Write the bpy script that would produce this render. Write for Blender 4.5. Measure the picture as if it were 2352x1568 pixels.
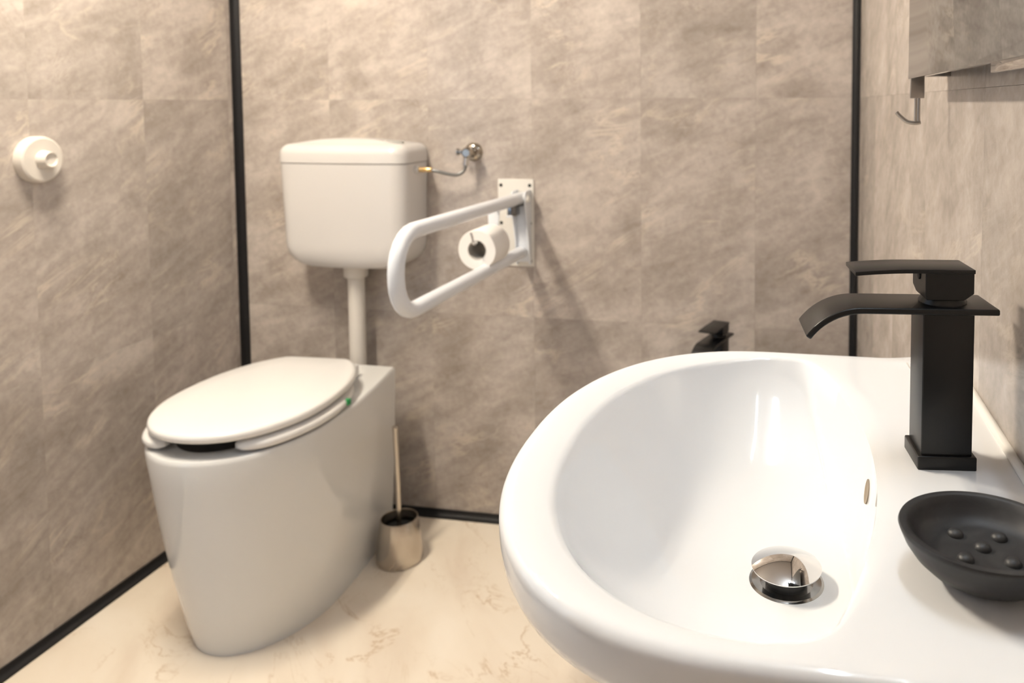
import bpy, bmesh, math, random
from mathutils import Vector, Matrix
for o in list(bpy.data.objects): bpy.data.objects.remove(o)
S = bpy.context.scene
COL = S.collection
R = math.radians
PI = math.pi

# ------------------------------------------------------------------ camera
# solved from the wall, floor and basin edges of the 2352x1568 photograph
F_PX, CX, CY = 1800.0, 1483.54, 342.86
YAW, TILT, ROLL = 0.18236, 0.05858, 0.003166
CAM = Vector((-0.1696, -2.0277, 1.17))
fw = Vector((-math.sin(YAW)*math.cos(TILT), math.cos(YAW)*math.cos(TILT), -math.sin(TILT)))
rt = Vector((math.cos(YAW), math.sin(YAW), 0))
dn = fw.cross(rt)
rt2 = math.cos(ROLL)*rt + math.sin(ROLL)*dn
dn2 = -math.sin(ROLL)*rt + math.cos(ROLL)*dn
cd = bpy.data.cameras.new('camera')
cam = bpy.data.objects.new('camera', cd); COL.objects.link(cam)
m = Matrix((( rt2.x, -dn2.x, -fw.x, CAM.x), (rt2.y, -dn2.y, -fw.y, CAM.y), (rt2.z, -dn2.z, -fw.z, CAM.z), (0,0,0,1)))
cam.matrix_world = m
cd.sensor_width = 36.0; cd.sensor_fit = 'HORIZONTAL'
cd.lens = 36.0*F_PX/2352.0
cd.shift_x = -(CX-1176.0)/2352.0
cd.shift_y = (CY-784.0)/2352.0
cd.clip_start = 0.02
cd.dof.use_dof = True; cd.dof.focus_distance = 0.60; cd.dof.aperture_fstop = 9.0
S.camera = cam

# ------------------------------------------------------------------ daylight and exposure
W_ = bpy.data.worlds.new('daylight'); S.world = W_; W_.use_nodes = True
bg = W_.node_tree.nodes['Background']
bg.inputs[0].default_value = (0.66, 0.80, 1.0, 1); bg.inputs[1].default_value = 1.3
S.view_settings.view_transform = 'Standard'; S.view_settings.look = 'None'
S.view_settings.gamma = 1.0; S.view_settings.exposure = 0.12
LAMP_WARM = (1.0, 0.885, 0.72), 370.0     # tube over the toilet
LAMP_NEUTRAL = (0.80, 0.90, 1.0), 78.0   # tube over the mirror

# ------------------------------------------------------------------ room numbers (metres)
WX = -1.7516          # left wall
FY = -2.36            # wall behind the camera
HC = 2.12             # ceiling
ZB = 0.8977           # basin deck
Y0 = -1.414           # basin axis

# ------------------------------------------------------------------ material helpers
def mat(name, col, rough=0.5, metal=0.0, spec=0.5, coat=0.0, coat_rough=0.05, sss=0.0):
    M = bpy.data.materials.new(name); M.use_nodes = True
    b = M.node_tree.nodes['Principled BSDF']
    b.inputs['Base Color'].default_value = (*col, 1)
    b.inputs['Roughness'].default_value = rough
    b.inputs['Metallic'].default_value = metal
    b.inputs['Specular IOR Level'].default_value = spec
    b.inputs['Coat Weight'].default_value = coat
    b.inputs['Coat Roughness'].default_value = coat_rough
    return M
class NT:
    def __init__(s, M): s.M = M; s.t = M.node_tree; s.b = s.t.nodes['Principled BSDF']
    def n(s, typ, **kw):
        x = s.t.nodes.new(typ)
        for k, v in kw.items():
            if k.startswith('i_'): x.inputs[k[2:].replace('_', ' ')].default_value = v
            else: setattr(x, k, v)
        return x
    def l(s, a, b): s.t.links.new(a, b)
    def math(s, op, a, b=None, clamp=False):
        x = s.t.nodes.new('ShaderNodeMath'); x.operation = op; x.use_clamp = clamp
        for i, v in enumerate((a, b)):
            if v is None: continue
            if isinstance(v, (int, float)): x.inputs[i].default_value = v
            else: s.l(v, x.inputs[i])
        return x.outputs[0]
    def noise(s, vec, scale, detail=4, rough=0.55, dist=0.0):
        x = s.t.nodes.new('ShaderNodeTexNoise'); x.inputs['Scale'].default_value = scale
        x.inputs['Detail'].default_value = detail; x.inputs['Roughness'].default_value = rough
        x.inputs['Distortion'].default_value = dist; s.l(vec, x.inputs['Vector']); return x.outputs['Fac']
    def ramp(s, fac, stops):
        x = s.t.nodes.new('ShaderNodeValToRGB'); e = x.color_ramp.elements
        while len(e) < len(stops): e.new(0.5)
        for k, (p, c) in enumerate(stops): e[k].position = p; e[k].color = (*c, 1) if len(c) == 3 else c
        s.l(fac, x.inputs[0]); return x.outputs[0]
    def mix(s, fac, a, b, mode='MIX'):
        x = s.t.nodes.new('ShaderNodeMix'); x.data_type = 'RGBA'; x.blend_type = mode
        for i, v in ((0, fac), (6, a), (7, b)):
            if isinstance(v, (int, float)): x.inputs[i].default_value = v
            elif isinstance(v, tuple): x.inputs[i].default_value = (*v, 1)
            else: s.l(v, x.inputs[i])
        return x.outputs[2]

def wall_material():
    M = mat('stone_laminate', (0.4, 0.34, 0.28), 0.22, spec=0.5); N = NT(M)
    tc = N.n('ShaderNodeTexCoord'); oi = N.n('ShaderNodeObjectInfo')
    off = N.n('ShaderNodeCombineXYZ')
    N.l(N.math('MULTIPLY', oi.outputs['Random'], 37.0), off.inputs[0]); N.l(N.math('MULTIPLY', oi.outputs['Random'], 91.0), off.inputs[2])
    add = N.n('ShaderNodeVectorMath', operation='ADD'); N.l(tc.outputs['Object'], add.inputs[0]); N.l(off.outputs[0], add.inputs[1])
    P = add.outputs[0]
    mp = N.n('ShaderNodeMapping', vector_type='TEXTURE'); N.l(P, mp.inputs[0]); mp.inputs['Rotation'].default_value = (0, R(-24), 0); mp.inputs['Scale'].default_value = (3.2, 1, 1)
    streak = mp.outputs[0]
    big = N.noise(P, 4.5, 4, 0.55, 0.6)
    mid = N.noise(streak, 26, 5, 0.62, 0.5)
    fine = N.noise(P, 55, 5, 0.65, 0.3)
    v = N.math('ADD', N.math('MULTIPLY', big, 0.42), N.math('ADD', N.math('MULTIPLY', mid, 0.34), N.math('MULTIPLY', fine, 0.24)))
    c = N.ramp(v, [(0.36, (0.275, 0.238, 0.212)), (0.48, (0.385, 0.340, 0.308)), (0.57, (0.48, 0.43, 0.392)), (0.69, (0.60, 0.545, 0.495))])
    # folded light creases and dark hair lines, both running with the streaks
    cr = N.noise(streak, 7.5, 6, 0.62, 1.1)
    ridge = N.math('SUBTRACT', 1.0, N.math('MULTIPLY', N.math('ABSOLUTE', N.math('SUBTRACT', cr, 0.5)), 26.0), True)
    msk = N.ramp(N.noise(P, 6.0, 2), [(0.5, (0, 0, 0)), (0.66, (1, 1, 1))])
    lightline = N.math('MULTIPLY', N.math('MULTIPLY', ridge, msk), 0.55)
    c = N.mix(lightline, c, (0.66, 0.58, 0.49))
    cr2 = N.noise(P, 5.0, 7, 0.7, 1.6)
    ridge2 = N.math('SUBTRACT', 1.0, N.math('MULTIPLY', N.math('ABSOLUTE', N.math('SUBTRACT', cr2, 0.47)), 90.0), True)
    msk2 = N.ramp(N.noise(P, 3.0, 2), [(0.52, (0, 0, 0)), (0.62, (1, 1, 1))])
    c = N.mix(N.math('MULTIPLY', N.math('MULTIPLY', ridge2, msk2), 0.45), c, (0.25, 0.20, 0.16))
    # each printed tile differs a little in tone
    tone = N.math('ADD', 0.92, N.math('MULTIPLY', oi.outputs['Random'], 0.15))
    cc = N.n('ShaderNodeCombineColor'); 
    for i in range(3): N.l(tone, cc.inputs[i])
    c = N.mix(1.0, c, cc.outputs[0], 'MULTIPLY')
    N.l(c, N.b.inputs['Base Color'])
    bp = N.n('ShaderNodeBump'); bp.inputs['Strength'].default_value = 0.05; bp.inputs['Distance'].default_value = 0.002
    N.l(mid, bp.inputs['Height']); N.l(bp.outputs[0], N.b.inputs['Normal'])
    return M

def floor_material():
    M = mat('cream_marble_vinyl', (0.8, 0.72, 0.6), 0.28); N = NT(M)
    tc = N.n('ShaderNodeTexCoord'); P = tc.outputs['Object']
    mp = N.n('ShaderNodeMapping', vector_type='TEXTURE'); N.l(P, mp.inputs[0]); mp.inputs['Rotation'].default_value = (0, 0, R(38)); mp.inputs['Scale'].default_value = (1, 2.2, 1)
    cloud = N.noise(mp.outputs[0], 6, 4, 0.5, 0.4)
    c = N.ramp(cloud, [(0.3, (0.70, 0.60, 0.49)), (0.5, (0.80, 0.715, 0.60)), (0.7, (0.84, 0.765, 0.66))])
    v1 = N.noise(mp.outputs[0], 4.2, 7, 0.62, 1.3)
    r1 = N.math('SUBTRACT', 1.0, N.math('MULTIPLY', N.math('ABSOLUTE', N.math('SUBTRACT', v1, 0.5)), 95.0), True)
    m1 = N.ramp(N.noise(P, 7, 2), [(0.45, (0, 0, 0)), (0.62, (1, 1, 1))])
    c = N.mix(N.math('MULTIPLY', N.math('MULTIPLY', r1, m1), 0.75), c, (0.50, 0.36, 0.22))
    v2 = N.noise(mp.outputs[0], 9.0, 6, 0.62, 1.0)
    r2 = N.math('SUBTRACT', 1.0, N.math('MULTIPLY', N.math('ABSOLUTE', N.math('SUBTRACT', v2, 0.5)), 80.0), True)
    m2 = N.ramp(N.noise(P, 4, 2), [(0.5, (0, 0, 0)), (0.64, (1, 1, 1))])
    c = N.mix(N.math('MULTIPLY', N.math('MULTIPLY', r2, m2), 0.3), c, (0.55, 0.42, 0.28))
    N.l(c, N.b.inputs['Base Color'])
    return M

def dish_material():
    M = mat('charcoal_resin', (0.02, 0.02, 0.022), 0.5); N = NT(M)
    tc = N.n('ShaderNodeTexCoord')
    n = N.noise(tc.outputs['Object'], 30, 5, 0.6, 1.5)
    N.l(N.ramp(n, [(0.3, (0.013, 0.013, 0.015)), (0.6, (0.024, 0.024, 0.025)), (0.8, (0.042, 0.042, 0.042))]), N.b.inputs['Base Color'])
    N.l(N.ramp(n, [(0.3, (0.40,)*3), (0.7, (0.6,)*3)]), N.b.inputs['Roughness'])
    return M

def brushed_material():
    M = mat('brushed_steel', (0.56, 0.51, 0.45), 0.28, 1.0); N = NT(M)
    tc = N.n('ShaderNodeTexCoord'); n = N.noise(tc.outputs['Object'], 8, 2)
    N.l(N.ramp(n, [(0.3, (0.22,)*3), (0.7, (0.28,)*3)]), N.b.inputs['Roughness'])
    return M

M_WALL = wall_material(); M_FLOOR = floor_material(); M_DISH = dish_material(); M_STEEL = brushed_material()
M_SLAB = mat('panel_core', (0.30, 0.25, 0.21), 0.7)
M_CEIL = mat('ceiling_panel', (0.47, 0.45, 0.43), 0.5)
M_TRIM = mat('black_anodised_trim', (0.006, 0.006, 0.007), 0.5, spec=0.3)
M_CER = mat('white_glazed_ceramic', (0.775, 0.785, 0.795), 0.06, spec=0.5)
M_TOI = mat('toilet_ceramic', (0.69, 0.695, 0.69), 0.10, spec=0.5)
M_SEAT = mat('seat_plastic', (0.75, 0.745, 0.735), 0.22)
M_CIS = mat('cistern_plastic', (0.60, 0.585, 0.575), 0.22)
M_PIPE = mat('pipe_plastic', (0.64, 0.61, 0.57), 0.3)
M_BLK = mat('matt_black_metal', (0.006, 0.006, 0.0062), 0.34, spec=0.38)
M_BLKGAP = mat('dark_recess', (0.01, 0.01, 0.01), 0.7)
M_CHR = mat('chrome', (0.78, 0.77, 0.76), 0.04, 1.0)
M_SATIN = mat('satin_steel', (0.42, 0.39, 0.36), 0.35, 1.0)
M_CHRV = mat('brownish_chrome', (0.40, 0.36, 0.31), 0.08, 1.0)  # darker, browner chrome for the valve rosette and body
M_CHRD = mat('dark_chrome', (0.30, 0.29, 0.28), 0.12, 1.0)
M_RAIL = mat('white_powder_coat', (0.72, 0.75, 0.80), 0.25)
M_PLATE = mat('cream_powder_coat', (0.70, 0.68, 0.64), 0.35)
M_PAPER = mat('tissue_paper', (0.82, 0.80, 0.78), 0.95, spec=0.1)
M_CORE = mat('grey_card', (0.42, 0.40, 0.37), 0.9)
M_BRASS = mat('brass', (0.75, 0.52, 0.24), 0.25, 1.0)
M_HOSE = mat('braided_hose', (0.20, 0.20, 0.20), 0.4, 0.7)
M_FIX = mat('cream_plastic', (0.64, 0.60, 0.55), 0.45)
M_SIL = mat('white_silicone', (0.85, 0.84, 0.80), 0.3)
M_MIR = mat('mirror_glass', (0.38, 0.41, 0.43), 0.02, 1.0)  # glass colour darkened to imitate a dimmer reflection of the room
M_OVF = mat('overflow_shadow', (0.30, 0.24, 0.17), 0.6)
M_GREEN = mat('green_sticker', (0.01, 0.25, 0.07), 0.5)
M_LOGO = mat('grey_print', (0.55, 0.53, 0.48), 0.4)
M_GREY = mat('grey_concrete', (0.35, 0.35, 0.34), 0.9)
M_LAMPBODY = mat('lamp_housing', (0.8, 0.8, 0.8), 0.4)
def tube_material(name, col, w):
    M = mat(name, (0.9, 0.9, 0.9)); b = M.node_tree.nodes['Principled BSDF']
    b.inputs['Emission Color'].default_value = (*col, 1); b.inputs['Emission Strength'].default_value = w
    return M
M_TUBEW = tube_material('lit_tube_warm', *LAMP_WARM); M_TUBEN = tube_material('lit_tube_neutral', *LAMP_NEUTRAL)

# ------------------------------------------------------------------ mesh helpers
class MB:
    def __init__(s): s.v = []; s.f = []
    def loft(s, rings, cap0=False, cap1=False, closed=True):
        b = len(s.v); n = len(rings[0])
        for r in rings: s.v += [tuple(p) for p in r]
        for i in range(len(rings)-1):
            for j in range(n if closed else n-1):
                k = (j+1) % n
                s.f.append((b+i*n+j, b+i*n+k, b+(i+1)*n+k, b+(i+1)*n+j))
        if cap0: s.f.append(tuple(b+j for j in reversed(range(n))))
        if cap1: s.f.append(tuple(b+(len(rings)-1)*n+j for j in range(n)))
        return s
    def tube(s, path, r, n=20, caps=True):
        pts = [Vector(p) for p in path]; rr = r if isinstance(r, (list, tuple)) else [r]*len(pts)
        t0 = (pts[1]-pts[0]).normalized()
        u = t0.orthogonal().normalized(); rings = []
        for i, p in enumerate(pts):
            t = (pts[min(i+1, len(pts)-1)]-pts[max(i-1, 0)]).normalized()
            u = (u - t*u.dot(t)).normalized(); w = t.cross(u)
            rings.append([p + (u*math.cos(2*PI*k/n) + w*math.sin(2*PI*k/n))*rr[i] for k in range(n)])
        return s.loft(rings, caps, caps)
    def lathe(s, prof, n=48, c=(0,0,0), ax='z', sx=1, sy=1, cap0=True, cap1=True):
        rings = []
        for (r, h) in prof:
            ring = []
            for k in range(n):
                a = 2*PI*k/n; x, y = r*math.cos(a)*sx, r*math.sin(a)*sy
                if ax == 'z': q = (x, y, h)
                elif ax == 'x': q = (h, x, y)
                else: q = (y, h, x)
                ring.append((c[0]+q[0], c[1]+q[1], c[2]+q[2]))
            rings.append(ring)
        return s.loft(rings, cap0, cap1)
    def box(s, x0, x1, y0, y1, z0, z1):
        b = len(s.v)
        s.v += [(x, y, z) for z in (z0, z1) for y in (y0, y1) for x in (x0, x1)]
        for q in ((0,2,3,1),(4,5,7,6),(0,1,5,4),(2,6,7,3),(0,4,6,2),(1,3,7,5)): s.f.append(tuple(b+i for i in q))
        return s
    def prism(s, poly, axis, a0, a1):
        def P(p, a):
            if axis == 'y': return (p[0], a, p[1])
            if axis == 'x': return (a, p[0], p[1])
            return (p[0], p[1], a)
        return s.loft([[P(p, a0) for p in poly], [P(p, a1) for p in poly]], True, True)
    def build(s, name, M, parent=None, bevel=0, seg=3, angle=40, smooth=True, xf=None):
        me = bpy.data.meshes.new(name); me.from_pydata(s.v, [], s.f)
        bm = bmesh.new(); bm.from_mesh(me)
        bmesh.ops.remove_doubles(bm, verts=bm.verts, dist=1e-6)
        bmesh.ops.recalc_face_normals(bm, faces=bm.faces)
        if bevel:
            ed = [e for e in bm.edges if len(e.link_faces) == 2 and e.calc_face_angle(0) > R(35)]
            bmesh.ops.bevel(bm, geom=ed, offset=bevel, segments=seg, profile=0.5, affect='EDGES', clamp_overlap=True)
        if xf: bm.transform(xf)
        bm.to_mesh(me); bm.free()
        if smooth:
            for p in me.polygons: p.use_smooth = True
            me.set_sharp_from_angle(angle=R(angle))
        me.materials.append(M)
        o = bpy.data.objects.new(name, me); COL.objects.link(o)
        if parent is not None:
            o.parent = parent
            o.matrix_parent_inverse = Matrix.Translation(-parent.location) if parent.type != 'EMPTY' else Matrix.Identity(4)
        return o
# every part under an Empty is written in the Empty's own coordinates
def thing(name, label, cat, loc=(0,0,0), rz=0, group=None):
    o = bpy.data.objects.new(name, None); COL.objects.link(o); o.location = loc; o.rotation_euler = (0, 0, rz)
    o.empty_display_size = 0.05
    return tag(o, label, cat, group)
def tag(o, label, cat, group=None, kind=None):
    o['label'] = label; o['category'] = cat
    if group: o['group'] = group
    if kind: o['kind'] = kind
    return o
def arc(cx, cy, r, a0, a1, n):
    return [(cx + r*math.cos(R(a0+(a1-a0)*i/n)), cy + r*math.sin(R(a0+(a1-a0)*i/n))) for i in range(n+1)]
def smooth_path(pts, n=8):
    P = [Vector(p) for p in pts]; out = []
    for i in range(len(P)-1):
        a, b, c, d = P[max(i-1,0)], P[i], P[i+1], P[min(i+2, len(P)-1)]
        for k in range(n):
            t = k/n
            out.append(0.5*((2*b)+(c-a)*t+(2*a-5*b+4*c-d)*t*t+(3*b-a-3*c+d)*t**3))
    out.append(P[-1]); return out

# ------------------------------------------------------------------ room shell
TH = 0.05; TT = 0.006; TW = 0.30; TZ = 0.598; ZL = 1.183
def wall(name, label, u0, u1, z1, seam0, place, skip=None):
    """a panel wall in local u (along), depth (into the room is -y), z; tiles printed in a straight bond"""
    w = MB()
    if skip:
        a, b, h = skip
        w.box(u0, a, 0, TH, -0.02, z1); w.box(b, u1, 0, TH, -0.02, z1); w.box(a, b, 0, TH, h, z1)
    else: w.box(u0, u1, 0, TH, -0.02, z1)
    o = w.build(name, M_SLAB, smooth=False, xf=Matrix.Translation((0, TT, 0)))
    o.location = place[0]; o.rotation_euler = (0, 0, place[1])
    tag(o, label, 'wall', kind='structure')
    us = [u0]; k = math.ceil((u0-seam0)/TW-1e-6)
    while seam0+k*TW < u1-0.01:
        if seam0+k*TW > u0+0.01: us.append(seam0+k*TW)
        k += 1
    us.append(u1)
    zs = [0]; k = math.ceil((0-ZL)/TZ)
    while ZL+k*TZ < z1-0.01:
        if ZL+k*TZ > 0.01: zs.append(ZL+k*TZ)
        k += 1
    zs.append(z1); cache = {}
    for a, b in zip(us, us[1:]):
        for c, d in zip(zs, zs[1:]):
            if skip and b > skip[0]+0.02 and a < skip[1]-0.02:
                if d <= skip[2]+0.001: continue
                c = max(c, skip[2]); aa, bb = a, b
            else: aa, bb = a, b
            if skip:
                if aa < skip[0] < bb and c < skip[2]: bb = skip[0]
                if aa < skip[1] < bb and c < skip[2]: aa = skip[1]
            key = (round(bb-aa, 4), round(d-c, 4)); g = 0.00012
            if key not in cache:
                hw, hh = key[0]/2, key[1]/2
                t = MB().box(-hw+g, hw-g, 0, TT, -hh+g, hh-g).build('tile', M_WALL, smooth=False)
                cache[key] = t.data
            else:
                t = bpy.data.objects.new('tile', cache[key]); COL.objects.link(t)
            t.parent = o; t.matrix_parent_inverse = Matrix.Identity(4); t.location = ((aa+bb)/2, 0, (c+d)/2)
    return o
wall('wall_back', 'taupe stone-look panel wall behind the toilet', WX, 0, HC, -0.257, ((0,0,0), 0))
# left wall: local u = world y, rotated so that -y local looks to +x
wall('wall_left', 'taupe stone-look panel wall on the left with the round fixture', FY, 0, HC, -0.335, ((WX,0,0), R(90)), skip=(-2.15, -1.25, 2.0))
wall('wall_right', 'taupe stone-look panel wall carrying the washbasin and mirror', 0, -FY, HC, 0.388, ((0,0,0), R(-90)))
wall('wall_front', 'taupe stone-look panel wall behind the camera', 0, -WX, HC, 0.25, ((0,FY,0), R(180)))
f = MB().box(WX-TH, TH, FY-TH, TH, -0.05, 0).build('floor', M_FLOOR, smooth=False); tag(f, 'cream marble-look vinyl floor with thin tan veins', 'floor', kind='structure')
c = MB().box(WX-TH, TH, FY-TH, TH, HC, HC+0.05).build('ceiling', M_CEIL, smooth=False); tag(c, 'pale flat ceiling above the cabin', 'ceiling', kind='structure')
g = MB().box(WX-9, WX-TH-0.001, -7, 4, -0.25, -0.05).build('ground', M_GREY, smooth=False); tag(g, 'grey paved ground outside the open doorway', 'ground', kind='structure')
# black corner and skirting profiles: a small cove, 20 mm leg
TL = 0.019
def cove(sx, sy):
    pts = [(0, 0), (TL*sx, 0), (TL*sx, 0.004*sy)]
    for i in range(1, 6):
        t = i/6; pts.append((sx*(TL*(1-t)+0.004*t - 0.003*math.sin(PI*t)), sy*(0.004*(1-t)+TL*t - 0.003*math.sin(PI*t))))
    return pts + [(0.004*sx, TL*sy), (0, TL*sy)]
def post(name, x, y, sx, sy, label):
    o = MB().prism([(x+a, y+b) for a, b in cove(sx, sy)], 'z', 0, HC).build(name, M_TRIM, smooth=False)
    tag(o, label, 'trim', kind='structure')
post('trim_1', WX, 0, 1, -1, 'black vertical corner profile between the left and back walls')
post('trim_2', 0, 0, -1, -1, 'black vertical corner profile beside the washbasin and mirror')
post('trim_3', WX, FY, 1, 1, 'black corner profile left behind the camera')
post('trim_4', 0, FY, -1, 1, 'black corner profile right behind the camera')
def rail_y(name, x, z, sx, sz, label, y0=FY+TL):
    o = MB().prism([(x+a, z+b) for a, b in cove(sx, sz)], 'y', y0, -TL).build(name, M_TRIM, smooth=False); tag(o, label, 'trim', kind='structure')
def rail_x(name, y, z, sy, sz, label, x0=WX+TL, x1=-TL):
    o = MB().prism([(y+a, z+b) for a, b in cove(sy, sz)], 'x', x0, x1).build(name, M_TRIM, smooth=False); tag(o, label, 'trim', kind='structure')
rail_y('baseboard_left', WX, 0, 1, 1, y0=-1.22, label='black skirting profile along the foot of the left wall')
rail_x('baseboard_back', 0, 0, -1, 1, 'black skirting profile along the foot of the back wall')
rail_y('baseboard_right', 0, 0, -1, 1, 'black skirting profile along the foot of the right wall')
rail_x('baseboard_front', FY, 0, 1, 1, 'black skirting profile along the foot of the wall behind the camera')
rail_y('trim_5', WX, HC, 1, -1, 'black profile along the top of the left wall')
rail_x('trim_6', 0, HC, -1, -1, 'black profile along the top of the back wall')
rail_y('trim_7', 0, HC, -1, -1, 'black profile along the top of the right wall')
rail_x('trim_8', FY, HC, 1, -1, 'black profile along the top of the wall behind the camera')
x0, x1 = WX-TH-0.008, WX+0.012
d = MB().box(x0, x1, -2.18, -2.15, 0, 2.03).box(x0, x1, -1.25, -1.22, 0, 2.03).box(x0, x1, -2.15, -1.25, 2.0, 2.03).build('door_1', M_TRIM, smooth=False)
tag(d, 'black frame of the open doorway in the left wall', 'door frame', kind='structure')

# ------------------------------------------------------------------ ceiling lamp (two lit tubes), above and left of the frame
def lamp(name, label, x, y, L, M, sp=0.085):
    t = thing(name, label, 'lamp', (x, y, HC))
    MB().box(-sp-0.033, sp+0.033, -L/2-0.02, L/2+0.02, -0.030, 0.0).build('housing', M_LAMPBODY, t, bevel=0.006)
    for dx in (-sp, sp):
        MB().tube([(dx, -L/2, -0.048), (dx, L/2, -0.048)], 0.013, 16).build('tube', M, t)
        for s in (-1, 1):
            MB().box(dx-0.012, dx+0.012, s*(L/2+0.004)-0.01, s*(L/2+0.004)+0.01, -0.062, -0.028).build('socket', M_LAMPBODY, t, bevel=0.003)
    return t
lamp('ceiling_lamp', 'twin-tube ceiling lamp running along above the toilet', -1.42, -0.95, 0.5, M_TUBEW, 0.032)
t = thing('mirror_lamp', 'tube lamp on the right wall above the mirror', 'lamp', (0.0005, Y0, 1.95))
MB().box(-0.045, 0.0, -0.27, 0.27, -0.025, 0.025).build('housing', M_LAMPBODY, t, bevel=0.004)
for yy in (-0.255, 0.255): MB().box(-0.110, -0.040, yy-0.012, yy+0.012, -0.018, 0.018).build('socket', M_LAMPBODY, t, bevel=0.003)
MB().tube([(-0.095, -0.250, 0), (-0.095, 0.250, 0)], 0.013, 20).build('tube', M_TUBEN, t)

# ------------------------------------------------------------------ washbasin
def resample_polar(pts, c, n, off=0.0):
    """radius of a closed star-shaped outline for n equal angles about c"""
    out = []
    for k in range(n):
        a = 2*PI*(k+off)/n; d = (math.cos(a), math.sin(a)); best = None
        for i in range(len(pts)):
            p, q = pts[i], pts[(i+1) % len(pts)]
            ex, ey = q[0]-p[0], q[1]-p[1]; px, py = p[0]-c[0], p[1]-c[1]
            den = d[0]*ey-d[1]*ex
            if abs(den) < 1e-12: continue
            t = (px*ey-py*ex)/den; u = (px*d[1]-py*d[0])/den
            if t > 0 and -1e-9 <= u <= 1+1e-9: best = t if best is None else max(best, t)
        out.append(best)
    return out
def basin():
    t = thing('washbasin', 'white ceramic wall-hung washbasin in the foreground', 'sink')
    # outline, local: x world, v = y - Y0
    HWD = 0.2475
    outer = [(0.0, -HWD), (-0.05, -HWD)]
    xc, a, b, ex = -0.185, 0.197, HWD, 2.25
    outer += [(-0.12, -HWD)]
    for i in range(0, 61):
        th = PI*i/60
        cs, sn = math.cos(th), math.sin(th)
        outer.append((xc - a*abs(sn)**(2/ex), -b*math.copysign(abs(cs)**(2/ex), cs)))
    outer += [(-0.12, HWD), (-0.05, HWD), (0.0, HWD)]
    inner = []
    xb0, xb1, vc = -0.1045, -0.152, 0.226
    for i in range(33):                      # bowed back edge
        v = -0.208 + 0.416*i/32; inner.append((xb0 + (xb1-xb0)*(abs(v)/vc)**2.0, v))
    inner.append((-0.1585, 0.2205))
    for i in range(2, 59):                   # round front
        th = PI*i/60; cs, sn = math.cos(th), math.sin(th)
        inner.append((-0.160 - 0.182*abs(sn)**(2/2.25), vc*1.003*math.copysign(abs(cs)**(2/2.25), cs)))
    inner.append((-0.1585, -0.2205))
    C = (-0.17, 0.0); N = 256
    Ro = resample_polar(outer, C, N, 0.5); Ri = resample_polar(inner, C, N, 0.5)
    ang = [2*PI*(k+0.5)/N for k in range(N)]
    # the bowl floor follows a full oval; the bowed back wall cuts it off
    oval_ = []
    for i in range(180):
        th = 2*PI*i/180; cs, sn = math.cos(th), math.sin(th); e_ = 2/2.25
        oval_.append((-0.160 + (0.170 if cs > 0 else 0.182)*math.copysign(abs(cs)**e_, cs), 0.2285*math.copysign(abs(sn)**e_, sn)))
    Rfl = resample_polar(oval_, C, N, 0.5)
    corner = math.atan2(vc, xb1-C[0])
    def ring(rad, z): return [(C[0]+rad[k]*math.cos(ang[k]), C[1]+rad[k]*math.sin(ang[k])+Y0, z[k]) for k in range(N)]
    def ab(k):
        a_ = abs(math.atan2(math.sin(ang[k]), math.cos(ang[k]))); return a_
    front = []
    for k in range(N):                       # 0 on the tap deck, 1 round the front rim
        x = (ab(k)-corner*0.93)/(corner*0.5); front.append(max(0.0, min(1.0, x)))
    sm = lambda x: x*x*(3-2*x)
    front = [sm(x) for x in front]
    DEP = 0.108; rings = []
    RD = 0.030
    # underside, from the middle outwards (scaled about the wall so that the back stays flat)
    def under(sx, sv, z):
        out = []
        for k in range(N):
            x = C[0]+Ro[k]*math.cos(ang[k]); v = Ro[k]*math.sin(ang[k])
            out.append((x*sx, Y0+v*sv, ZB+z))
        return out
    rings += [under(0.30, 0.10, -0.168), under(0.48, 0.32, -0.160), under(0.62, 0.54, -0.138), under(0.74, 0.70, -0.105), under(0.84, 0.825, -0.070), under(0.92, 0.915, -0.050), under(0.965, 0.963, -0.041), under(0.988, 0.987, -0.034), under(0.997, 0.997, -0.026), under(1.0, 1.0, -0.016)]
    back = [1.0-sm(max(0.0, min(1.0, (ab(k)-0.95)/0.25))) for k in range(N)]   # 1 where the deck meets the wall
    er = 0.0075
    for i in range(0, 6):
        th = (PI/2)*i/5; rr = []; zz = []
        for k in range(N):
            ins = er*(1-math.cos(th))
            rr.append(Ro[k]-ins*(1-back[k])); zz.append(ZB-er+er*math.sin(th) + 0.004*back[k]*(i/5))
        rings.append(ring(rr, zz))
    # deck and sloping rim, then a rounded lip into the bowl
    for q in (0.12, 0.28, 0.45, 0.62, 0.78, 0.90):
        rr = []; zz = []
        for k in range(N):
            ro = Ro[k]-er*(1-back[k]); w = ro-Ri[k]
            rr.append(ro - w*q)
            zz.append(ZB - front[k]*0.0065*q**1.6 + 0.004*back[k]*max(0, 1-q/0.12)*0 - 0.0012*(1-front[k])*max(0, (q-0.7)/0.3)**2)
        rings.append(ring(rr, zz))
    def xback(v): return xb0 + (xb1-xb0)*(min(abs(v), vc)/vc)**2.0
    n_s = 44
    for i in range(n_s+1):
        tt = 1-(i/n_s)**0.9; rr = []; zz = []
        for k in range(N):
            r = RD*0.9 + (Ri[k]-RD*0.9)*tt; rr.append(r)
            x = C[0]+r*math.cos(ang[k]); v = r*math.sin(ang[k]); lip = -0.003-front[k]*0.0055
            Rf = Rfl[k]
            u = max(0.0, (r-RD*0.9)/(Rf-RD*0.9))
            zf = ZB+lip-(DEP+lip)*(1-u**2.5)
            if ab(k) > corner+0.5: zz.append(zf); continue
            zw = ZB-0.003-5.5*max(0.0, xback(v)-x)**0.94
            h = max(0.0, 1-abs(zf-zw)/0.006); z = max(zf, zw)+0.006*h*h*0.25
            zz.append(min(z, ZB+lip if i else z) if i else ZB+lip)
        rings.append(ring(rr, zz))
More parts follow.
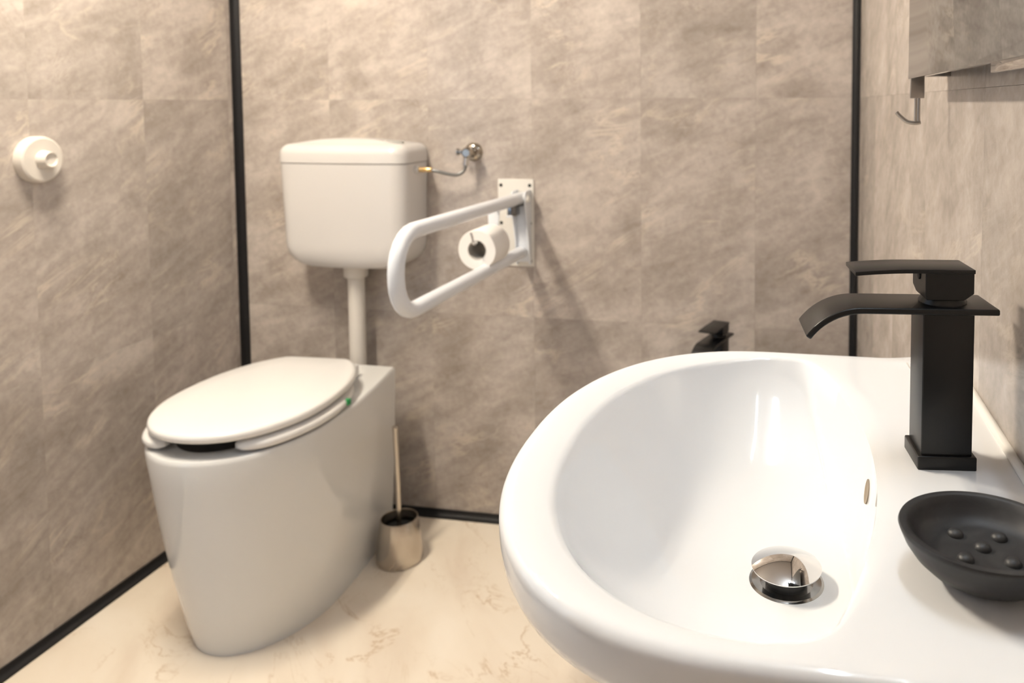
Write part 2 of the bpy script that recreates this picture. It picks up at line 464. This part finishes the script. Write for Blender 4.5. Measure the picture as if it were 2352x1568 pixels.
    m_ = MB(); m_.loft(rings, True, False)
    # drain throat
    z0 = ZB-DEP
    m_.loft([ring([RD*0.9]*N, [z0]*N), ring([RD*0.86]*N, [z0-0.004]*N), ring([RD*0.8]*N, [z0-0.03]*N)], False, True)
    o = m_.build('bowl', M_CER, t, angle=60)
    # silicone bead between deck and wall
    MB().tube([(-0.0022, Y0-HWD, ZB+0.0045), (-0.0022, Y0+HWD, ZB+0.0045)], 0.0042, 12).build('silicone_bead', M_SIL, t)
    # what shows of the printed maker's mark on the deck
    pm = [(-0.0484, -1.1832), (-0.0472, -1.1832), (-0.0462, -1.2023), (-0.0474, -1.2023)]
    MB().prism(pm, 'z', ZB-0.0004, ZB+0.0003).prism([(x+0.0034, y-0.005) for x, y in pm[:2]] + [(-0.0432, -1.1965), (-0.0442, -1.1965)], 'z', ZB-0.0004, ZB+0.0003).build('printed_mark', M_LOGO, t)
    # overflow: a disc on the bowl's back wall, coloured as the hole's shade
    ox, oz = -0.1086, 0.8665
    rm = Matrix.Translation((ox, Y0+0.004, oz)) @ Matrix.Rotation(R(-80), 4, 'Y')
    MB().lathe([(0.0001, -0.0002), (0.0085, 0.0), (0.0092, 0.0004), (0.0092, -0.012)], 40, cap0=True, cap1=True).build('overflow_shade_disc', M_OVF, t, xf=rm)
    # pop-up waste
    dr = thing('drain_stopper', 'round chrome pop-up drain stopper standing open in the washbasin', 'drain', (C[0], Y0+C[1], z0-0.001))
    MB().lathe([(0.0295, 0.0), (0.0295, 0.0012), (0.0275, 0.0022), (0.021, 0.0006), (0.019, -0.004), (0.019, -0.03)], 64).build('flange', M_CHRD, dr)
    MB().lathe([(0.0165, -0.02), (0.0165, 0.0105), (0.015, 0.0125)], 48).build('stem', M_BLK, dr)
    cap = [(0.0165, 0.0095), (0.0268, 0.0122), (0.0277, 0.0132), (0.0277, 0.0139)]
    for i in range(1, 15): 
        u = 1-i/14; cap.append((max(0.0277*u, 0.0001), 0.0139+0.0068*(1-u*u)))
    MB().lathe(cap, 72, cap0=True, cap1=True).build('cap', M_CHR, dr, angle=50)
    return t
basin()
# ------------------------------------------------------------------ waterfall tap (local: x along the spout to -x, base at z 0)
def faucet(name, label, loc, rz, group=None):
    t = thing(name, label, 'faucet', loc, rz, group)
    MB().box(-0.0215, 0.0215, -0.0195, 0.0195, 0, 0.0105).build('base_plate', M_BLK, t, bevel=0.0012)
    MB().box(-0.0185, 0.0185, -0.0170, 0.0170, 0.009, 0.1185).build('body', M_BLK, t, bevel=0.0010)
    # spout: flat plate that bends down at the lip
    up = []; n = 12
    zt = 0.1225; th = 0.0048; rb = 0.049; xb = -0.0630
    cl = [(0.0345, 0.0), (0.0345-0.004, 0.0)] + [(xb, 0.0)]
    for i in range(1, n+1):
        a_ = R(55)*i/n; cl.append((xb - rb*math.sin(a_), -rb*(1-math.cos(a_))))
    top = []; bot = []
    for i, (x, z) in enumerate(cl):
        a_ = 0 if i < 3 else R(55)*(i-2)/n
        nx, nz = -math.sin(a_), math.cos(a_)
        top.append((x+nx*th/2, zt-th/2+z+nz*th/2)); bot.append((x-nx*th/2, zt-th/2+z-nz*th/2))
    MB().prism(top+bot[::-1], 'y', -0.0230, 0.0230).build('spout', M_BLK, t, bevel=0.0014, angle=30)
    MB().lathe([(0.0175, 0.1215), (0.0175, 0.1240), (0.0158, 0.1265), (0.0158, 0.1330)], 40).build('collar', M_BLK, t)
    hd = []
    for z, i in ((0.1275, 0.0050), (0.1325, 0.0), (0.1480, 0.0)):
        x0, x1, y0, y1 = -0.0175+i*0.2, 0.0175-i*1.4, -0.0175, 0.0175-i*1.4
        hd.append([(x0, y0, z), (x1, y0, z), (x1, y1, z), (x0, y1, z)])
    h = MB().loft(hd, True, True).build('handle_block', M_BLK, t, bevel=0.0004, seg=1, angle=15)
    MB().lathe([(0.0001, -0.0004), (0.0028, -0.0004), (0.0032, 0.0012)], 20, (-0.0179, -0.001, 0.1425), 'x').build('screw_cap', M_BLKGAP, h)
    lv = []
    for i in range(15):
        x = 0.0178 - 0.0865*i/14; dz = -0.0024*max(0, (i-7)/7)**1.8; th2 = 0.0030
        lv.append([(x, -0.0190, 0.1475+dz), (x, 0.0190, 0.1475+dz), (x, 0.0190, 0.1475+th2+dz), (x, -0.0190, 0.1475+th2+dz)])
    MB().loft(lv, True, True).build('lever', M_BLK, t, bevel=0.0005, seg=2, angle=30)
    return t
faucet('waterfall_faucet', 'matt black waterfall faucet standing on the white washbasin', (-0.0555, -1.4115, ZB-0.0004), R(6.5))

# ------------------------------------------------------------------ soap dish
def soap_dish():
    t = thing('soap_dish', 'round charcoal soap dish on the washbasin beside the faucet', 'soap dish', (-0.0590, -1.5675, ZB-0.0003))
    o = [(0.016, 0.0), (0.019, 0.0005), (0.0245, 0.0030), (0.0320, 0.0075), (0.0390, 0.0140), (0.0435, 0.0205), (0.0464, 0.0272), (0.0472, 0.0292), (0.0466, 0.0304),
         (0.0432, 0.0306), (0.0418, 0.0298), (0.0400, 0.0262), (0.0370, 0.0212), (0.0330, 0.0180), (0.028, 0.0168), (0.015, 0.0164), (0.0001, 0.0163)]
    MB().lathe(o, 72, sx=1.0, sy=0.94).build('bowl', M_DISH, t, angle=50)
    for dx, dy in ((0, 0.004), (-0.0125, 0.0165), (0.0120, 0.0165), (-0.0120, -0.0095), (0.0130, -0.0095)):
        MB().lathe([(0.0048, 0.0), (0.0046, 0.0016), (0.0036, 0.0030), (0.0018, 0.0037), (0.0001, 0.0039)], 24, (dx, dy, 0.0160)).build('nub', M_DISH, t)
soap_dish()

# ------------------------------------------------------------------ toilet
def egg(xr, xm, yr, yc, yf, z, zr=None, n1=12, n2=44, n3=8, ex=2.0):
    """outline: straight rear edge at yr (half width xr), widest xm at yc, round front to yf"""
    p = []
    for i in range(n1):
        t_ = i/n1; s_ = math.sin(t_*PI/2); p.append((xr+(xm-xr)*s_, yr+(yc-yr)*t_))
    for i in range(n2+1):
        a_ = PI*i/n2; cs, sn = math.cos(a_), math.sin(a_)
        p.append((xm*math.copysign(abs(cs)**(2/ex), cs), yc+(yf-yc)*abs(sn)**(2/ex)))
    for i in range(1, n1+1):
        t_ = 1-i/n1; s_ = math.sin(t_*PI/2); p.append((-(xr+(xm-xr)*s_), yr+(yc-yr)*t_))
    for i in range(1, n3): p.append((-xr+2*xr*i/n3, yr))
    return [(x, y, z) for x, y in p]
def lerp(a, b, t): return a+(b-a)*t
TX = -1.366; ZR = 0.46
def pan(name, label, cat, x, yrear, L, seat=True):
    t = thing(name, label, cat, (x, yrear, 0))
    k = L/0.605; rings = []
    for i in range(9):
        u = i/8; z = lerp(0.0, ZR-0.010, u); w = u**0.85; bul = 0.004*math.sin(PI*u)
        rings.append(egg(lerp(0.126, 0.147, w)+bul*0.5, lerp(0.150, 0.190, w)+bul, 0, lerp(-0.300, -0.375, w)*k, lerp(-0.522, -0.607, w)*k-bul, z))
    rings.append(egg(0.1455, 0.1885, -0.0015, -0.375*k, -0.6055*k, ZR-0.003))
    rings.append(egg(0.143, 0.186, -0.004, -0.375*k, -0.603*k, ZR))
    outer = rings[-1]; c0 = (0.0, -0.36*k)
    def inn(ax, bf, bb, z):
        out = []
        for (x_, y_, _) in outer:
            a_ = math.atan2(y_-c0[1], x_-c0[0]); cs, sn = math.cos(a_), math.sin(a_)
            out.append((c0[0]+ax*cs, c0[1]+(bf if sn < 0 else bb)*k*sn, z))
        return out
    rings += [inn(0.128, 0.198, 0.168, ZR-0.0005), inn(0.123, 0.193, 0.163, ZR-0.006), inn(0.120, 0.188, 0.158, ZR-0.05), inn(0.098, 0.15, 0.13, ZR-0.14), inn(0.055, 0.08, 0.08, ZR-0.22), inn(0.02, 0.03, 0.03, ZR-0.235)]
    MB().loft(rings, True, True).build('pan', M_TOI, t, angle=45)
    if not seat: return t
    # open-front horseshoe seat
    yc = -0.365; ax, bf, bb = 0.160, 0.218, 0.215; sec = []; n = 90
    a0, a1 = R(-90)+math.asin(0.088/ax), R(270)-math.asin(0.060/ax)
    for i in range(n+1):
        a_ = a0+(a1-a0)*i/n; cs, sn = math.cos(a_), math.sin(a_)
        p_ = Vector((ax*cs, yc+(bf if sn < 0 else bb)*sn, 0)); nn = Vector((cs/ax, sn/(bf if sn < 0 else bb), 0)).normalized()
        e = min(i, n-i); fall = math.sqrt(max(0.0, 1-(1-min(1, e/7))**2)) if e < 7 else 1.0
        fall = max(fall, 0.06)
        ring_ = []
        for j in range(20):
            b_ = 2*PI*j/20; cx_, cz_ = math.cos(b_), math.sin(b_)
            ring_.append(p_ + nn*(0.033*fall*math.copysign(abs(cx_)**0.7, cx_)) + Vector((0, 0, ZR+0.0155+0.0135*(0.35+0.65*fall)*math.copysign(abs(cz_)**0.8, cz_))))
        sec.append(ring_)
    st = MB().loft(sec, True, True).build('seat', M_SEAT, t, angle=60)
    MB().box(0.178, 0.1905, -0.300, -0.288, ZR+0.010, ZR+0.0240).build('sticker', M_GREEN, st, bevel=0.002)
    # lid: wide oval cut straight at the hinge
    def oval(s, z, dz=0):
        out = []; nn_ = 80
        for i in range(nn_):
            a_ = R(-90)+2*PI*i/nn_; cs, sn = math.cos(a_), math.sin(a_)
            x_ = 0.184*math.copysign(abs(cs)**(2/2.15), cs); y_ = -0.365+(0.234 if sn < 0 else 0.285)*math.copysign(abs(sn)**(2/2.15), sn)
            y_ = min(y_, -0.105)
            out.append((x_*s, -0.365+(y_+0.365)*s, z))
        return out
    zl = ZR+0.0335
    ld = [oval(0.90, zl+0.002), oval(0.975, zl), oval(0.992, zl+0.003), oval(1.0, zl+0.009), oval(0.995, zl+0.0145), oval(0.980, zl+0.0180), oval(0.95, zl+0.0195), oval(0.7, zl+0.0215), oval(0.35, zl+0.0225), oval(0.05, zl+0.0228)]
    MB().loft(ld, True, True).build('lid', M_SEAT, t, angle=50, xf=Matrix.Translation((0,-0.365,0)) @ Matrix.Rotation(R(2.5), 4, 'Z') @ Matrix.Translation((0,0.365,0)))
    for s in (-1, 1):
        MB().box(s*0.075-0.018, s*0.075+0.018, -0.135, -0.085, ZR-0.0005, ZR+0.033).build('hinge', M_SEAT, t, bevel=0.006)
        MB().lathe([(0.009, ZR+0.022), (0.009, ZR+0.0355)], 16, (s*0.12, -0.50, 0)).build('bumper', M_SEAT, t)
    return t
pan('toilet', 'white floor-standing toilet with closed lid and open-front seat', 'toilet', TX, -0.098, 0.605)

# ------------------------------------------------------------------ cistern
def rrect(hw, d, r, z, y1=-0.0025, nb=6, bow=0.0):
    """plan of a wall-hung box: flat back at y1, rounded front corners, slightly bowed front"""
    p = []
    p += arc(hw-r, y1-d+r, r, 0, -90, nb)
    for i in range(1, 12):
        u = i/12; x_ = (hw-r)*(1-2*u); p.append((x_, y1-d-bow*math.sin(PI*u)))
    p += arc(-hw+r, y1-d+r, r, -90, -180, nb)
    p += [(-hw, y1), (-hw*0.5, y1), (0, y1), (hw*0.5, y1), (hw, y1)]
    return [(x_, y_, z) for x_, y_ in p]
def cistern():
    t = thing('cistern', 'beige-white plastic wall cistern above the toilet', 'cistern', (-1.349, 0, 0))
    zb, zs, zt = 0.727, 1.011, 1.066; body = []
    for i in range(0, 9):
        th = (PI/2)*i/8; r = 0.075
        body.append(rrect(0.181-r*(1-math.sin(th)), 0.130-0.030*(1-math.sin(th)), 0.030+0.008*math.sin(th), zb+0.068*(1-math.cos(th)), bow=0.006))
    for u in (0.25, 0.5, 0.75, 1.0): body.append(rrect(lerp(0.181, 0.1875, u), lerp(0.130, 0.137, u), 0.040, lerp(zb+0.068, zs, u), bow=0.006))
    body.append(rrect(0.184, 0.133, 0.038, zs+0.0015, bow=0.006))
    MB().loft(body, True, True).build('tank', M_CIS, t, angle=50)
    lid = [rrect(0.1855, 0.1345, 0.038, zs+0.0015, bow=0.006), rrect(0.1890, 0.1385, 0.041, zs+0.0035, bow=0.006), rrect(0.1890, 0.1385, 0.041, zt-0.030, bow=0.006)]
    for i in range(1, 7):
        th = (PI/2)*i/6; e = 0.030*(1-math.cos(th))
        lid.append(rrect(0.189-e, 0.1385-e, max(0.012, 0.041-e), zt-0.030+0.028*math.sin(th), bow=0.006))
    for s, dz in ((0.75, 0.006), (0.5, 0.0115), (0.25, 0.0140), (0.03, 0.0150)):
        last = lid[8]; y_ = -0.0025-0.062
        lid.append([(x_*s, y_+(yy-y_)*s, zt-0.002+dz) for x_, yy, _ in last])
    MB().loft(lid, True, True).build('lid', M_CIS, t, angle=50)
    MB().lathe([(0.024, -0.004), (0.024, 0.0012), (0.022, 0.0018)], 32, (0,0,0), sx=1.2, sy=0.8).build('flush_button', mat('grey_button', (0.42, 0.42, 0.40), 0.3), t, xf=Matrix.Translation((0.128, -0.075, zt+0.0032)) @ Matrix.Rotation(R(2.5), 4, 'Y'))
    MB().lathe([(0.010, 0.180), (0.010, 0.1965), (0.008, 0.198)], 20, (0, -0.070, 0.994), 'x').build('inlet_nut', M_CIS, t)
cistern()
def flush_pipe():
    t = thing('flush_pipe', 'cream plastic flush pipe between the cistern and the toilet', 'pipe', (-1.3555, -0.052, 0.40))
    zb = 0.327-0.001
    pth = [(0, 0, zb), (0, 0, 0.03)] + [(0, -0.03+0.03*math.cos(R(a_)), 0.03-0.03*math.sin(R(a_))) for a_ in (15, 30, 45, 60, 75, 90)] + [(0, -0.0455, 0)]
    MB().tube(pth, 0.0225, 28).build('pipe', M_PIPE, t)
    MB().lathe([(0.028, 0.290), (0.0315, 0.293), (0.0325, 0.300), (0.0325, 0.316), (0.0335, 0.3255)], 40).build('pipe_nut', M_PIPE, t)
flush_pipe()

# ------------------------------------------------------------------ angle valve and hose
def valve():
    t = thing('angle_valve', 'small chrome angle valve on the wall beside the cistern', 'valve', (-1.024, 0.0008, 1.039))
    MB().lathe([(0.0255, 0.0), (0.0255, -0.004), (0.021, -0.010), (0.013, -0.013)], 36, ax='y').build('rosette', M_CHRV, t)
    MB().lathe([(0.011, -0.008), (0.011, -0.034), (0.014, -0.036), (0.014, -0.052), (0.010, -0.056)], 32, ax='y').build('body', M_CHRV, t)
    MB().tube([(0, -0.044, 0.0), (-0.004, -0.044, -0.020), (-0.006, -0.044, -0.034)], 0.0085, 20).build('outlet', M_CHR, t)
    MB().lathe([(0.006, 0.006), (0.006, -0.019), (0.009, -0.021), (0.009, -0.026)], 20, (-0.004, -0.044, 0.002), 'x').build('handle', M_CHRD, t)
    h = thing('supply_hose', 'grey braided water hose from the chrome valve to the cistern', 'hose', (-1.024, 0, 1.039))
    p = smooth_path([(-0.006, -0.0432, -0.030), (-0.010, -0.046, -0.048), (-0.026, -0.054, -0.059), (-0.050, -0.062, -0.056), (-0.075, -0.068, -0.049), (-0.096, -0.0695, -0.0455), (-0.104, -0.070, -0.045)], 6)
    MB().tube(p, 0.0048, 14).build('hose', M_HOSE, h)
    MB().lathe([(0.0055, -0.090), (0.0066, -0.092), (0.0066, -0.106), (0.0052, -0.107), (0.0052, -0.110), (0.0072, -0.111), (0.0072, -0.1265)], 16, (0, -0.070, -0.045), 'x').build('brass_nut', M_BRASS, h)
valve()

# ------------------------------------------------------------------ fold-down grab rail with paper roll
def grab_rail():
    t = thing('grab_rail', 'white fold-down grab rail on a wall plate beside the toilet', 'grab rail', (-0.904, 0.0005, 0.846))
    MB().box(-0.0510, 0.0510, -0.004, 0.0, -0.1195, 0.1195).build('wall_plate', M_PLATE, t, bevel=0.0012)
    for dx in (-0.042, 0.040):
        for dz in (0.1025, -0.001, -0.1045):
            MB().lathe([(0.0001, -0.0050), (0.0042, -0.0047), (0.0054, -0.0035)], 16, (dx, 0, dz), 'y').build('screw', M_BLKGAP, t)
    # hinge bracket: two tapering cheeks and a spine
    for dx in (0.005, 0.041):
        MB().prism([(-0.0035, 0.092), (-0.046, 0.090), (-0.050, 0.080), (-0.050, 0.052), (-0.024, -0.05), (-0.016, -0.112), (-0.0035, -0.112)], 'x', dx-0.002, dx+0.002).build('bracket_cheek', M_RAIL, t, bevel=0.0008)
    MB().prism([(-0.0035, 0.05), (-0.030, 0.05), (-0.018, -0.04), (-0.014, -0.105), (-0.0035, -0.105)], 'x', 0.0065, 0.0395).build('bracket_spine', M_RAIL, t, bevel=0.001)
    MB().lathe([(0.0105, 0.0), (0.0105, 0.046), (0.008, 0.049), (0.0001, 0.050)], 24, (0.0, -0.036, 0.070), 'x', cap0=True).build('pivot_bolt', M_SIL, t)
    MB().box(-0.004, 0.020, -0.060, -0.020, 0.026, 0.054).build('latch', M_CHRD, t, bevel=0.002)
    MB().box(-0.006, 0.012, -0.064, -0.040, 0.0225, 0.0275).build('latch_lip', M_RAIL, t, bevel=0.001)
    # tube loop in the plane x = 0.022
    x = 0.021; yf = -0.706; r = 0.070
    top0, top1, bot0, bot1 = 0.0705, 0.081, -0.077, -0.072
    p = [(x, -0.010, top0), (x, -0.12, lerp(top0, top1, .18)), (x, yf+r, top1)]
    for a_ in range(15, 91, 15): p.append((x, yf+r-r*math.sin(R(a_)), top1-r+r*math.cos(R(a_))))
    for a_ in range(0, 91, 15): p.append((x, yf+r-r*math.cos(R(a_)), bot1+r-r*math.sin(R(a_))))
    p += [(x, -0.12, lerp(bot0, bot1, .18)), (x, -0.018, bot0)]
    MB().tube(p, 0.0158, 24).build('tube', M_RAIL, t, angle=60)
    # roll holder: strap from the upper tube, spindle and an upturned wire end
    h = MB().prism([(-0.012, 0.060), (0.020, 0.060), (0.012, -0.012), (-0.010, -0.012)], 'y', -0.176, -0.172).build('roll_strap', M_RAIL, t, bevel=0.0008)
    MB().tube([(0.0, -0.172, -0.008), (0.0, -0.294, -0.008)], 0.005, 14).build('spindle', M_CHR, h)
    MB().tube(smooth_path([(0.0, -0.290, -0.008), (0.0, -0.297, -0.004), (-0.002, -0.298, 0.010), (-0.006, -0.297, 0.020)], 5), 0.0028, 10).build('wire_end', M_CHR, h)
    pr = thing('toilet_paper_roll', 'white toilet paper roll hanging under the grab rail', 'toilet paper', (-0.904, -0.18, 0.846-0.008-0.0170))
    MB().lathe([(0.0235, 0.0), (0.0470, 0.0), (0.0485, -0.003), (0.0485, -0.093), (0.0470, -0.096), (0.0235, -0.096)], 64, ax='y', cap0=False, cap1=False).build('paper', M_PAPER, pr, angle=35)
    MB().lathe([(0.0235, 0.0), (0.0235, -0.096), (0.0225, -0.096), (0.0225, 0.0), (0.0235, 0.0)], 48, ax='y', cap0=False, cap1=False).build('card_core', M_CORE, pr, angle=35)
grab_rail()

# ------------------------------------------------------------------ toilet brush
def brush():
    t = thing('toilet_brush_holder', 'brushed steel toilet brush holder on the floor beside the toilet', 'toilet brush', (-1.150, -0.222, 0.0))
    pr = [(0.050, 0.0), (0.0555, 0.001), (0.058, 0.006), (0.0575, 0.020), (0.0535, 0.065), (0.0475, 0.108), (0.0462, 0.112), (0.0445, 0.112), (0.0435, 0.109), (0.048, 0.06), (0.049, 0.01), (0.0001, 0.008)]
    MB().lathe(pr, 56).build('holder', M_STEEL, t, angle=50)
    b = thing('toilet_brush', 'toilet brush with thin steel handle standing in the steel holder', 'toilet brush', (-1.150, -0.222, 0.0075))
    MB().lathe([(0.015, 0.0), (0.028, 0.006), (0.031, 0.03), (0.031, 0.062), (0.036, 0.072), (0.036, 0.078), (0.010, 0.080)], 36).build('brush_head', M_BLKGAP, b)
    MB().tube([(0, 0, 0.06), (-0.001, 0, 0.20), (-0.006, 0.002, 0.335)], [0.0062, 0.0066, 0.0074], 16).build('handle', M_STEEL, b)
    MB().lathe([(0.0074, 0.333), (0.0080, 0.335), (0.0080, 0.340), (0.007, 0.342)], 16, (-0.006, 0.002, 0)).build('end_cap', M_STEEL, b)
brush()

# ------------------------------------------------------------------ round fixture on the left wall
t = thing('wall_fixture', 'round cream plastic fixture with a small hollow knob on the left wall', 'wall fixture', (WX-0.0008, -0.626, 1.055))
MB().lathe([(0.0490, 0.0), (0.0490, 0.016), (0.0475, 0.0205), (0.044, 0.0225), (0.0001, 0.0230)], 64, ax='x').build('disc', M_FIX, t, angle=22)
MB().lathe([(0.0200, 0.0215), (0.0185, 0.026), (0.0165, 0.042), (0.0155, 0.044), (0.0135, 0.0435), (0.0115, 0.041), (0.0001, 0.040)], 40, ax='x').build('knob', M_FIX, t, angle=28)

# ------------------------------------------------------------------ mirror with bracket and hook
t = thing('wall_mirror', 'frameless mirror on the right wall above the washbasin', 'mirror', (0, Y0, 1.196))
MB().box(-0.041, -0.036, -0.30, 0.30, 0.0, 0.62).build('glass', M_MIR, t, bevel=0.0006)
MB().box(-0.0365, -0.0345, -0.297, 0.297, 0.003, 0.617).build('backing', M_BLKGAP, t)
for yy in (0.288,):
    MB().box(-0.0405, -0.0255, yy-0.0018, yy+0.0018, -0.0215, 0.002).build('clip', M_SATIN, t, bevel=0.0008)
    MB().box(-0.0345, 0.0010, yy-0.010, yy+0.010, 0.002, 0.012).build('standoff', M_CHRD, t, bevel=0.0008)
for dx in (-0.0345, -0.0310):
    MB().tube([(dx, 0.288, -0.020), (dx, 0.288, -0.0475)], 0.0016, 10).build('hook_rod', M_SATIN, t)
MB().tube(smooth_path([(-0.029, 0.288, -0.0475), (-0.034, 0.288, -0.0485), (-0.043, 0.288, -0.0470), (-0.050, 0.288, -0.0415), (-0.0545, 0.288, -0.0365)], 5), [0.0022]*21, 10).build('hook', M_SATIN, t)
MB().box(-0.0372, -0.0338, -0.24, -0.050, -0.0062, 0.004).build('support_strip', M_CHR, t, bevel=0.0006)
MB().box(-0.0345, 0.0010, -0.16, -0.12, 0.003, 0.012).build('standoff', M_CHRD, t, bevel=0.0008)

# ------------------------------------------------------------------ bidet with its own tap, mostly hidden behind the washbasin
pan('bidet', 'white floor-standing bidet hidden behind the washbasin', 'bidet', -0.345, -0.03, 0.55, seat=False)
bf = faucet('waterfall_faucet', 'black faucet peeking over the far rim of the washbasin', (-0.340, -0.120, ZR-0.0004), R(73)); bf.scale = (1.12, 1.12, 1.12)
